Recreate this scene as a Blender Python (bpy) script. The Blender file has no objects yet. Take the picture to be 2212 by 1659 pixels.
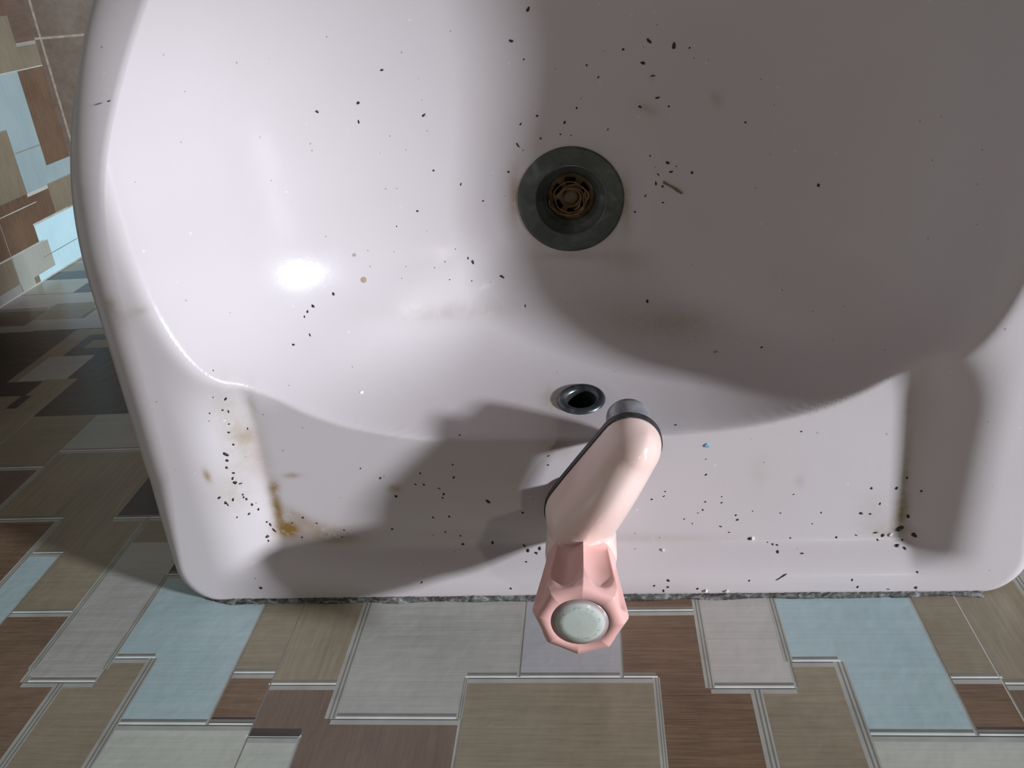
import bpy, bmesh, math, random
import numpy as np
from mathutils import Vector, Matrix

C = bpy.context.scene.collection
sc = bpy.context.scene
Z0 = 0.738                       # height of the basin rim above the floor

# ------------------------------------------------------------------ camera
cam_d = bpy.data.cameras.new('camera')
cam = bpy.data.objects.new('camera', cam_d); C.objects.link(cam)
cam_d.sensor_fit = 'HORIZONTAL'; cam_d.sensor_width = 36.0
cam_d.lens = 36.0*1886.745/2212.0
cam_d.clip_start = 0.01
_r = ((0.9939464, 0.07854848, 0.07681594), (-0.03610386, 0.89386964, -0.44687087), (-0.10376446, 0.44139234, 0.89129442))
_w = [Vector((a, -b, -c)) for a, b, c in _r]          # right, image-down, forward
_m = Matrix((_w[0], -_w[1], -_w[2])).transposed().to_4x4()
_m.translation = Vector((0.0, 0.31952466, 0.37561294+Z0))
cam.matrix_world = _m
sc.camera = cam

# ------------------------------------------------------------------ colour management
sc.view_settings.view_transform = 'Standard'
sc.view_settings.look = 'None'
sc.view_settings.gamma = 1.0
sc.view_settings.use_curve_mapping = False
sc.view_settings.exposure = 0.0

# ------------------------------------------------------------------ ambient light of the room (soft, warm grey, from above)
W = bpy.data.worlds.new('room_ambient'); sc.world = W; W.use_nodes = True
nt = W.node_tree; nt.nodes.clear()
wo = nt.nodes.new('ShaderNodeOutputWorld'); bg = nt.nodes.new('ShaderNodeBackground')
tc = nt.nodes.new('ShaderNodeTexCoord'); sx = nt.nodes.new('ShaderNodeSeparateXYZ')
cr = nt.nodes.new('ShaderNodeValToRGB')
cr.color_ramp.elements[0].position = 0.0; cr.color_ramp.elements[0].color = (0.02, 0.017, 0.015, 1)
cr.color_ramp.elements[1].position = 0.95; cr.color_ramp.elements[1].color = (0.26, 0.234, 0.198, 1)
_e = cr.color_ramp.elements.new(0.5); _e.color = (0.05, 0.045, 0.041, 1)
mp = nt.nodes.new('ShaderNodeMapRange'); mp.inputs[1].default_value = -1; mp.inputs[2].default_value = 1
nt.links.new(tc.outputs['Generated'], sx.inputs[0]); nt.links.new(sx.outputs[2], mp.inputs[0])
nt.links.new(mp.outputs[0], cr.inputs[0]); nt.links.new(cr.outputs[0], bg.inputs[0])
bg.inputs[1].default_value = 0.16
nt.links.new(bg.outputs[0], wo.inputs[0])

# ------------------------------------------------------------------ daylight from the narrow window on the right
def area(name, loc, target, sx_, sy_, energy, col):
    d = bpy.data.lights.new(name, 'AREA'); d.shape = 'RECTANGLE'; d.size = sx_; d.size_y = sy_
    d.energy = energy; d.color = col
    o = bpy.data.objects.new(name, d); C.objects.link(o); o.location = loc
    o.rotation_euler = (Vector(target)-Vector(loc)).to_track_quat('-Z', 'Y').to_euler()
    return o
area('window_daylight', (4.0, 1.01, Z0+1.86), (0, 0.1, Z0), 0.24, 0.44, 350, (0.84, 0.90, 1.0))
area('ceiling_bulb', (0.62, 0.50, Z0+1.55), (0, 0.05, Z0), 0.05, 0.05, 2.1, (1.0, 0.93, 0.82))

# ------------------------------------------------------------------ helpers
def mesh_obj(name, verts, faces, mats, parent=None, smooth=True, midx=None):
    me = bpy.data.meshes.new(name)
    me.from_pydata([tuple(v) for v in verts], [], [tuple(f) for f in faces])
    for m in (mats if isinstance(mats, (list, tuple)) else [mats]): me.materials.append(m)
    if midx is not None: me.polygons.foreach_set('material_index', midx)
    me.polygons.foreach_set('use_smooth', [smooth]*len(me.polygons))
    me.update()
    o = bpy.data.objects.new(name, me); C.objects.link(o)
    if parent: o.parent = parent
    return o
def fix_normals(o):
    bm = bmesh.new(); bm.from_mesh(o.data); bmesh.ops.recalc_face_normals(bm, faces=bm.faces)
    bm.to_mesh(o.data); bm.free(); return o
def empty(name, loc, label, cat, group=None):
    o = bpy.data.objects.new(name, None); C.objects.link(o); o.location = loc
    o.empty_display_size = 0.01
    return tag(o, label, cat, group)
def tag(o, label, cat, group=None, kind=None):
    o['label'] = label; o['category'] = cat
    if group: o['group'] = group
    if kind: o['kind'] = kind
    return o
def lathe(profile, n=96, closed_top=False):
    V, F = [], []
    for (r, z) in profile:
        for k in range(n):
            a = 2*math.pi*k/n; V.append((r*math.cos(a), r*math.sin(a), z))
    for i in range(len(profile)-1):
        for k in range(n):
            k2 = (k+1) % n
            F.append((i*n+k, i*n+k2, (i+1)*n+k2, (i+1)*n+k))
    if closed_top:
        F.append(tuple(range((len(profile)-1)*n, len(profile)*n)))
    return V, F
def tube(pts, rad, n=8):
    V, F = [], []
    P = [Vector(p) for p in pts]
    for i, p in enumerate(P):
        t = (P[min(i+1, len(P)-1)]-P[max(i-1, 0)]).normalized()
        u = t.orthogonal().normalized() if i == 0 else (u - t*u.dot(t)).normalized()
        v = t.cross(u); r = rad[i] if isinstance(rad, (list, tuple)) else rad
        for k in range(n):
            a = 2*math.pi*k/n; V.append(p+u*(r*math.cos(a))+v*(r*math.sin(a)))
    for i in range(len(P)-1):
        for k in range(n):
            k2 = (k+1) % n; F.append((i*n+k, i*n+k2, (i+1)*n+k2, (i+1)*n+k))
    F.append(tuple(range(n))[::-1]); F.append(tuple(range((len(P)-1)*n, len(P)*n)))
    return V, F

class NT:
    def __init__(s, name):
        s.m = bpy.data.materials.new(name); s.m.use_nodes = True; s.t = s.m.node_tree
        s.b = s.t.nodes['Principled BSDF']; s.out = s.t.nodes['Material Output']
    def n(s, ty, **kw):
        x = s.t.nodes.new(ty)
        for k, v in kw.items():
            if isinstance(k, str) and hasattr(x, k): setattr(x, k, v)
        return x
    def l(s, a, b): s.t.links.new(a, b)
    def setb(s, **kw):
        for k, v in kw.items():
            s.b.inputs[k.replace('_', ' ')].default_value = v
    def pos(s, scale=(1, 1, 1)):
        g = s.n('ShaderNodeNewGeometry'); m = s.n('ShaderNodeMapping'); m.inputs['Scale'].default_value = scale
        s.l(g.outputs['Position'], m.inputs['Vector']); return m.outputs[0]
    def noise(s, vec, scale, detail=4, rough=0.5, dist=0):
        x = s.n('ShaderNodeTexNoise'); s.l(vec, x.inputs['Vector'])
        x.inputs['Scale'].default_value = scale; x.inputs['Detail'].default_value = detail
        x.inputs['Roughness'].default_value = rough; x.inputs['Distortion'].default_value = dist
        return x.outputs[0]
    def ramp(s, fac, stops):
        r = s.n('ShaderNodeValToRGB'); e = r.color_ramp.elements
        while len(e) < len(stops): e.new(0.5)
        for k, (p, c) in enumerate(stops):
            e[k].position = p; e[k].color = (c[0], c[1], c[2], 1) if isinstance(c, (tuple, list)) else (c, c, c, 1)
        s.l(fac, r.inputs[0]); return r.outputs[0]
    def mix(s, fac, a, b, mode='MIX'):
        x = s.n('ShaderNodeMix', data_type='RGBA', blend_type=mode)
        for sock, v in ((x.inputs[0], fac), (x.inputs[6], a), (x.inputs[7], b)):
            if hasattr(v, 'is_linked') or isinstance(v, bpy.types.NodeSocket): s.l(v, sock)
            else: sock.default_value = v if not isinstance(v, tuple) or len(v) == 4 else (*v, 1)
        return x.outputs[2]
    def math(s, op, a, b=0.0):
        x = s.n('ShaderNodeMath', operation=op)
        for k, v in ((0, a), (1, b)):
            if isinstance(v, bpy.types.NodeSocket): s.l(v, x.inputs[k])
            else: x.inputs[k].default_value = v
        return x.outputs[0]
    def bump(s, h, strength, dist=0.001):
        x = s.n('ShaderNodeBump'); x.inputs['Strength'].default_value = strength; x.inputs['Distance'].default_value = dist
        s.l(h, x.inputs['Height']); s.l(x.outputs[0], s.b.inputs['Normal'])

# ------------------------------------------------------------------ materials
def mat_plain(name, col, rough=0.4, metal=0.0, var=0.15, scale=60, bump=0.0):
    t = NT(name); p = t.pos()
    nz = t.noise(p, scale, 5)
    a = tuple(c*(1-var) for c in col); b = tuple(min(1, c*(1+var)) for c in col)
    t.l(t.ramp(nz, [(0.3, a), (0.7, b)]), t.b.inputs['Base Color'])
    t.setb(Roughness=rough, Metallic=metal)
    if bump: t.bump(nz, bump)
    return t.m

def mat_patch(name, c1, c2, axis='x', streak=0.5, off=0.0):
    """printed wood-look patch of a glazed tile; grain along one axis"""
    t = NT(name)
    k = {'x': (9, 1, 380), 'z': (260, 1, 9), 'y': (1, 9, 380), 'v': (1, 260, 9)}[axis]
    p = t.pos(k)
    mp = t.n('ShaderNodeVectorMath', operation='ADD'); t.l(p, mp.inputs[0]); mp.inputs[1].default_value = (off, off*2, off*3)
    n1 = t.noise(mp.outputs[0], 1.6, 6, 0.62, 0.6)
    n2 = t.noise(t.pos((9, 9, 9)), 2.0, 3)
    n3 = t.noise(mp.outputs[0], 5.5, 4, 0.7)
    base = t.ramp(n1, [(0.5-0.22*streak-0.05, c1), (0.5+0.05, tuple((a+b)/2 for a, b in zip(c1, c2))), (0.74, c2)])
    base = t.mix(min(0.75, 0.6*streak+0.12), base, t.ramp(n3, [(0.35, c1), (0.6, c2)]))
    base = t.mix(0.25, base, t.ramp(n2, [(0.3, tuple(c*0.8 for c in c1)), (0.7, tuple(min(1, c*1.12) for c in c2))]))
    t.l(base, t.b.inputs['Base Color'])
    t.setb(Roughness=0.28)
    t.b.inputs['Specular IOR Level'].default_value = 0.35
    t.bump(t.noise(t.pos((30, 30, 30)), 3, 2), 0.15, 0.002)
    return t.m
# ------------------------------------------------------------------ tiled walls and floor
PAL = {
 'tan':   ((0.200, 0.160, 0.108), (0.344, 0.296, 0.208), 0.5),
 'tanv':  ((0.232, 0.188, 0.124), (0.360, 0.308, 0.224), 0.3),
 'brown': ((0.092, 0.054, 0.034), (0.264, 0.172, 0.108), 0.9),
 'brownv':((0.136, 0.092, 0.066), (0.224, 0.160, 0.120), 0.4),
 'dark':  ((0.040, 0.032, 0.027), (0.084, 0.066, 0.056), 0.6),
 'grey':  ((0.344, 0.336, 0.304), (0.480, 0.472, 0.436), 0.3),
 'light': ((0.440, 0.416, 0.384), (0.544, 0.516, 0.480), 0.2),
 'lav':   ((0.392, 0.388, 0.400), (0.448, 0.440, 0.448), 0.1),
 'cyan':  ((0.360, 0.480, 0.488), (0.448, 0.552, 0.560), 0.15),
 'cream': ((0.456, 0.472, 0.408), (0.560, 0.568, 0.496), 0.15),
 'bright':((0.416, 0.624, 0.672), (0.480, 0.672, 0.712), 0.1),
}
def wall_mats(sfx, ax, vx):
    d = {}
    for i, (k, (a, b, s)) in enumerate(PAL.items()):
        g = 0.62 if sfx == 'left' and k != 'bright' else 1.0; a = tuple(v*g for v in a); b = tuple(v*g for v in b)  # left wall colours dimmed to stand in for weaker light there
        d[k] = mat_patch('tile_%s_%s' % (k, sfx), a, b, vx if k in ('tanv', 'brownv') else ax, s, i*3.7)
    d['lineL'] = mat_plain('tile_line_light_'+sfx, (0.78, 0.80, 0.76), 0.3)
    d['lineD'] = mat_plain('tile_line_dark_'+sfx, (0.06, 0.06, 0.06), 0.4)
    d['edge'] = mat_plain('tile_edge_grey_'+sfx, (0.38, 0.38, 0.34), 0.35)
    d['shade'] = mat_plain('tile_edge_umber_'+sfx, (0.20, 0.19, 0.16), 0.35)
    d['grout'] = mat_plain('tile_grout_'+sfx, (0.50, 0.46, 0.40), 0.8)
    return d
def painter(name, dom, rects, mats, to3d, flip=False):
    """one flat wall mesh cut into cells; the last rectangle over a cell gives its tile colour"""
    a0, a1, b0, b1 = dom
    def rnd(v): return round(v, 5)
    A = sorted({rnd(a0), rnd(a1)} | {rnd(v) for r in rects for v in r[:2] if a0 < v < a1})
    B = sorted({rnd(b0), rnd(b1)} | {rnd(v) for r in rects for v in r[2:4] if b0 < v < b1})
    keys = list(mats.keys()); ix = {k: i for i, k in enumerate(keys)}
    G = np.zeros((len(A)-1, len(B)-1), int)
    Ac = (np.array(A[:-1])+np.array(A[1:]))/2; Bc = (np.array(B[:-1])+np.array(B[1:]))/2
    for r in rects:
        i = np.where((Ac > r[0]) & (Ac < r[1]))[0]; j = np.where((Bc > r[2]) & (Bc < r[3]))[0]
        if len(i) and len(j): G[np.ix_(i, j)] = ix[r[4]]
    V = [to3d(a, b) for b in B for a in A]; nA = len(A)
    F, MI = [], []
    for i in range(len(A)-1):
        for j in range(len(B)-1):
            f = (j*nA+i, j*nA+i+1, (j+1)*nA+i+1, (j+1)*nA+i)
            F.append(f[::-1] if flip else f); MI.append(int(G[i, j]))
    return mesh_obj(name, V, F, [mats[k] for k in keys], None, False, MI)
E_ = 0.00055
def hl(x0, x1, z):          # printed joint under a patch: pale line, dark line, soft umber shade
    return [(x0, x1, z-0.0034, z-3*E_, 'shade'), (x0-0.0008, x1+0.0008, z-2*E_, z+0.2*E_, 'lineL'), (x0, x1, z+0.2*E_, z+1.3*E_, 'lineD'), (x0, x1, z+1.3*E_, z+0.0035, 'edge')]
def vl(x, z0, z1, w=1.0):
    return [(x-0.0030*w, x-0.0012*w, z0, z1, 'edge'), (x-0.0012*w, x-0.0003*w, z0, z1, 'shade'), (x-0.0003*w, x+0.0008*w, z0, z1, 'edge'), (x+0.0008*w, x+0.0017*w, z0, z1, 'shade'), (x+0.0017*w, x+0.0026*w, z0, z1, 'edge')]
def thin(x, z0, z1): return [(x-0.0006, x+0.0004, z0, z1, 'edge'), (x+0.0004, x+0.0012, z0, z1, 'shade')]
def tile_upper(d, e):
    """the patchwork printed on one tile, shifted by (d, e); z measured from the rim"""
    R = []
    def r(x0, x1, z0, z1, c): R.append((x0+d, x1+d, z0+e, z1+e, c))
    def H(x0, x1, z): R.extend(hl(x0+d, x1+d, z+e))
    def V(x, z0, z1, w=1.0): R.extend(vl(x+d, z0+e, z1+e, w))
    def T(x, z0, z1): R.extend(thin(x+d, z0+e, z1+e))
    r(-.172, -.135, -.06, .061, 'tanv'); r(-.172, -.073, .061, .24, 'brownv')
    r(-.172, -.147, .0935, .24, 'cream'); r(-.1345, -.0465, -.06, .0825, 'grey')
    r(-.0465, .0037, -.06, .0565, 'lav'); r(.0037, .0455, -.06, .0085, 'brown'); r(.0037, .0665, .0085, .24, 'brown')
    r(.0665, .1090, .046, .24, 'tan'); r(.0455, .0850, -.09, .0630, 'light')
    r(-.0725, .0204, .0565, .24, 'tan')
    r(.0850, .1555, -.03, .0463, 'cyan'); r(.1087, .1555, .046, .0905, 'cyan')
    r(.1555, .179, -.06, .0572, 'tan'); r(.1555, .179, .0572, .0905, 'brown'); r(.1555, .179, .0858, .0905, 'dark')
    r(.1095, .179, .0905, .24, 'cream')
    H(-.172, -.1350, .061); H(-.1345, -.0730, .0825); H(-.0725, .0204, .0565); H(.0037, .0445, .0090)
    H(.0455, .0850, .0632); H(.0850, .1087, .0463); H(.1095, .179, .0905); H(.1565, .179, .0572); H(-.172, -.147, .0935)
    r(-.172, -.147, .0885, .0932, 'dark')
    V(-.1350, -.06, .0825); T(-.0470, -.06, .0560); V(-.0730, .0565, .0825, .5); T(-.0725, .0825, .24)
    T(.0037, -.06, .0565); V(.0205, .0565, .24, .6); V(.0455, -.06, .0632, .8); V(.0850, -.09, .0463, .8); T(.0850, .0463, .0632)
    V(.0665, .0640, .24); V(.1088, .0463, .24); T(.1558, -.03, .0905); T(-.147, .0935, .24)
    R.append((-.1722+d, -.1715+d, -.06+e, .30+e, 'shade'))
    R.append((.0465+d, .083+d, .0300+e, .0306+e, 'edge'))
    return R
RND = random.Random(5)
def patchwork(x0, x1, z0, z1, cols):
    R = []; z = z0; row = 0
    while z < z1:
        h = RND.choice((.05, .065, .08)); x = x0-RND.random()*.05
        while x < x1:
            w = RND.choice((.04, .05, .08, .09)); zz = z+RND.choice((0, .018, -.02))
            R.append((x, x+w, zz, zz+h+.02, RND.choice(cols))); R += thin(x, zz, zz+h); R += hl(x, x+w, zz+h) if RND.random() < .6 else []
            x += w
        z += h
    return R
ALL = ['tan', 'brown', 'dark', 'grey', 'light', 'cyan', 'cream', 'brownv', 'tanv', 'lav']
WX0, WX1, WZ0, WZ1 = -0.687, 1.35, -0.738, 1.5
R = patchwork(WX0, WX1, WZ0, WZ1, ALL)
R += [(.179, .53, .09, .45, 'cream')] + tile_upper(.351, .0) + tile_upper(-.351, -.004) + tile_upper(0, 0)
# lower left part of the wall seen beside the basin
R += [(-.60, -.20, -.5546, -.4365, 'grey'), (-.687, -.45, -.5546, -.515, 'light'), (-.57, -.50, -.555, -.47, 'grey'), (-.687, -.56, -.50, -.4365, 'brownv'),
      (-.62, -.565, -.52, -.455, 'tan'), (-.60, -.38, -.4365, -.24, 'tan'), (-.62, -.40, -.4700, -.4365, 'grey'), (-.687, -.60, -.455, -.4365, 'grey'), (-.56, -.47, -.4700, -.4365, 'lav'),
      (-.687, -.55, -.4365, -.2825, 'dark'), (-.55, -.47, -.4365, -.362, 'tanv'), (-.5270, -.20, -.42, -.367, 'dark'), (-.515, -.46, -.405, -.385, 'tanv'),
      (-.54, -.4925, -.367, -.312, 'grey'), (-.4925, -.20, -.368, -.24, 'dark'), (-.5136, -.481, -.314, -.19, 'tanv'), (-.687, -.5136, -.311, -.2815, 'dark'),
      (-.687, -.517, -.2815, -.157, 'tan'), (-.517, -.507, -.2815, -.257, 'dark'), (-.507, -.481, -.255, -.157, 'tanv'),
      (-.481, -.20, -.2403, -.18, 'grey'), (-.481, -.423, -.2403, -.157, 'tan'), (-.687, -.481, -.19, -.157, 'tan'),
      (-.50, -.422, -.157, .0, 'brown'), (-.687, -.422, -.157, -.09, 'brownv'), (-.422, -.20, -.18, -.088, 'tanv'), (-.368, -.306, -.092, -.0505, 'tanv'), (-.422, -.368, -.092, -.0888, 'tanv'),
      (-.46, -.369, -.0888, -.012, 'brown'), (-.369, -.347, -.0505, .030, 'cyan'), (-.420, -.369, -.012, .030, 'lav'), (-.347, -.307, -.0505, .0055, 'tan'), (-.369, -.3305, -.088, -.0505, 'tanv'),
      (-.330, -.20, -.140, -.088, 'dark'), (-.306, -.266, -.088, .05, 'tan'), (-.306, -.266, -.060, .055, 'grey'), (-.266, -.19, -.088, -.0275, 'dark')]
for q in ((-.60, -.36, -.4365), (-.687, -.20, -.5546)): R.append((q[0], q[1], q[2]-.002, q[2], 'lineD'))
R += hl(-.422, -.20, -.18) + hl(-.46, -.369, -.0888) + hl(-.369, -.347, -.0505) + hl(-.330, -.20, -.0875) + hl(-.266, -.19, -.0270) + hl(-.50, -.423, -.157) + hl(-.347, -.307, .0057)
R += vl(-.3065, -.088, .05, .8) + vl(-.4225, -.157, -.09, .8) + vl(-.3690, -.086, -.012, .8) + thin(-.347, -.0505, .03) + vl(-.2660, -.0275, .05, .8) + thin(-.481, -.2403, -.09) + thin(-.4225, -.18, -.157)
R.append((WX0, WX1, -.5556, -.5546, 'grout')); R.append((.1782, .1788, -.2, .45, 'grout'))
painter('wall_back', (WX0, WX1, WZ0, WZ1), R, wall_mats('back', 'x', 'z'), lambda a, b: (a, 0.0, b+Z0), True)['kind'] = 'structure'

LY1 = 1.5
L = patchwork(0.0, LY1, -.738, 1.5, ALL)
L += [(.30, .40, -.683, -.60, 'cyan'), (.268, .345, -.738, -.697, 'brownv'), (.2386, .30, -.697, -.60, 'tan'), (.2386, .2675, -.738, -.697, 'tan'),
      (.265, .269, -.738, -.697, 'grey'), (.126, .2386, -.738, -.683, 'brown'), (.104, .2386, -.683, -.56, 'cyan'), (.104, .126, -.738, -.683, 'cyan'),
      (.0905, .18, -.628, -.50, 'tan'), (.045, .104, -.672, -.50, 'brown'), (.068, .104, -.738, -.672, 'tan'),
      (.0, .066, -.738, -.60, 'bright'), (.010, .044, -.638, -.5616, 'cream'), (.044, .066, -.621, -.55, 'brown'), (.0, .0905, -.5616, -.40, 'tan'), (.045, .0905, -.5616, -.40, 'brown'), (.0, .012, -.5616, -.40, 'grey')]
L += [(.104, .1055, -.738, -.672, 'shade'), (.151, .1525, -.683, -.63, 'shade'), (.0255, .0265, -.70, -.62, 'shade'), (.044, .0460, -.63, -.50, 'edge'), (.066, .0685, -.70, -.62, 'edge'),
      (.0, .30, -.5625, -.5610, 'shade'), (.2386, .2400, -.738, -.60, 'edge'), (.0904, .0915, -.64, -.5, 'edge'), (.0, .0018, -.738, 1.0, 'edge'), (.10, .104, -.672, -.627, 'edge')]
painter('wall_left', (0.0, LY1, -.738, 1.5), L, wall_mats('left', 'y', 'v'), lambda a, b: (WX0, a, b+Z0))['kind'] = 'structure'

def mat_floor():
    t = NT('floor_tile_brown'); p = t.pos((1, 1, 1))
    n1 = t.noise(p, 14, 6, 0.6, 0.8); n2 = t.noise(p, 120, 4, 0.7)
    c = t.ramp(n1, [(0.3, (0.17, 0.13, 0.10)), (0.6, (0.245, 0.195, 0.155)), (0.8, (0.30, 0.255, 0.21))])
    c = t.mix(0.3, c, t.ramp(n2, [(0.35, (0.09, 0.062, 0.048)), (0.65, (0.24, 0.19, 0.155))]))
    t.l(c, t.b.inputs['Base Color']); t.setb(Roughness=0.42); t.bump(n1, 0.2, 0.002); return t.m
fm = {'tile': mat_floor(), 'grout': mat_plain('floor_grout', (0.40, 0.34, 0.27), 0.85, var=0.25, scale=150)}
FR = []
for k in range(-1, 6): FR.append((WX0, WX1, .2705-.0014+.305*k, .2705+.0014+.305*k, 'grout'))
for k in range(0, 8): FR.append((WX0+.0065+.305*k, WX0+.0095+.305*k, 0, LY1, 'grout'))
painter('floor', (WX0, WX1, 0, LY1), FR, fm, lambda a, b: (a, b, 0.0))['kind'] = 'structure'

# ------------------------------------------------------------------ washbasin
# ---- basin height field (plan coordinates X = x + 0.015, y ; heights relative to rim = 0) ----
CX = -0.015
HW, RC, FY, FB = 0.2375, 0.021, 0.188, 0.235
def outline_r(th):
    # distance from the drain centre (X=0, y=DY) to the outer edge in direction th
    out = np.empty_like(th)
    for i, t in enumerate(th.flat):
        lo, hi = 0.05, 0.45
        c, s = math.cos(t), math.sin(t)
        for _ in range(40):
            m = (lo+hi)/2
            if inside(m*c, DY+m*s): lo = m
            else: hi = m
        out.flat[i] = lo
    return out
DY = 0.187
Y0 = 0.0006
def inside(X, y):
    X = abs(X)
    if y > FY: return (X/HW)**2 + ((y-FY)/FB)**2 < 1
    if y < Y0 or X > HW: return False
    hw = HW-0.0085*(1-min(1, max(0, y/0.09)))**1.5
    if y < Y0+RC and X > hw-RC: return math.hypot(X-(hw-RC), y-(Y0+RC)) < RC
    return X < hw
def edge_r(th):
    # bowl edge (inner rim) seen from the drain centre
    out = np.empty_like(th)
    for i, t in enumerate(th.flat):
        lo, hi = 0.03, 0.4
        c, s = math.cos(t), math.sin(t)
        for _ in range(40):
            m = (lo+hi)/2
            X, y = abs(m*c), DY+m*s
            if y < 0.235: ok = (X/0.200)**3.0 + ((0.235-y)/0.1435)**3.0 < 1
            else: ok = (X/0.200)**2.2 + ((y-0.235)/0.145)**2.2 < 1
            if ok: lo = m
            else: hi = m
        out.flat[i] = lo
    return out
def sstep(a, b, x):
    t = np.clip((x-a)/(b-a), 0, 1); return t*t*(3-2*t)
GS = 0.0015
gx = np.arange(-0.245, 0.2451, GS); gy = np.arange(-0.02, 0.43, GS)
def make_height():
    TX, TY = np.meshgrid(gx, gy)
    th = np.linspace(-math.pi, math.pi, 1441)
    Ro, Re = outline_r(th), edge_r(th)
    r = np.hypot(TX, TY-DY); a = np.arctan2(TY-DY, TX)
    ro = np.interp(a, th, Ro); re = np.interp(a, th, Re)
    s = np.clip(r/re, 0, 1)
    wb = sstep(0.35, 0.80, -np.sin(a)); kk = 2.35+1.9*wb; mm = 0.58-0.06*wb
    bowl = -0.128*(1-s**kk)**mm - 0.004*(1-s)
    bowl = np.where(r < re, bowl, 0)
    aX = np.abs(TX)
    depth = 0.017
    side = np.clip((0.206-aX)/0.034, 0, 1)
    side = side**1.7
    back = np.clip((TY-0.0085)/0.0165, 0, 1)**1.5
    fade = 1-sstep(0.105, 0.165, TY)*sstep(0.150, 0.180, aX)
    shelf = -(depth+0.035*np.clip(TY-0.03, 0, 0.07))*side*back*fade
    shelf = np.where(TY > 0.2, 0, shelf)
    def blur(z, s, n=8):
        k = np.exp(-0.5*(np.arange(-n, n+1)*GS/s)**2); k /= k.sum(); m = 2*n+1
        p = np.pad(z, n, mode='edge')
        p = sum(k[i]*p[:, i:i+z.shape[1]] for i in range(m))
        return sum(k[i]*p[i:i+z.shape[0], :] for i in range(m))
    wf = sstep(0.15, 0.27, TY); bowl = blur(bowl, 0.0046, 10)*(1-wf)+blur(bowl, 0.0085, 18)*wf; shelf = blur(shelf, 0.0018)
    h = 0.006; d = np.clip(0.5+0.5*(bowl-shelf)/h, 0, 1)      # smooth union of the two hollows
    z = bowl*(1-d)+shelf*d-h*d*(1-d)
    flat = float(np.interp(0.0, gx, z[np.argmin(np.abs(gy-DY))]))
    w = 1-sstep(0.0325, 0.050, r)
    z = z*(1-w)+(-0.1300)*w
    return z
ZG = make_height()
def hz(X, y):
    X = np.asarray(X, float); y = np.asarray(y, float)
    fx = np.clip((X-gx[0])/GS, 0, len(gx)-1.001); fy = np.clip((y-gy[0])/GS, 0, len(gy)-1.001)
    i = fx.astype(int); j = fy.astype(int); u = fx-i; v = fy-j
    return (ZG[j, i]*(1-u)+ZG[j, i+1]*u)*(1-v)+(ZG[j+1, i]*(1-u)+ZG[j+1, i+1]*u)*v
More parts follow.
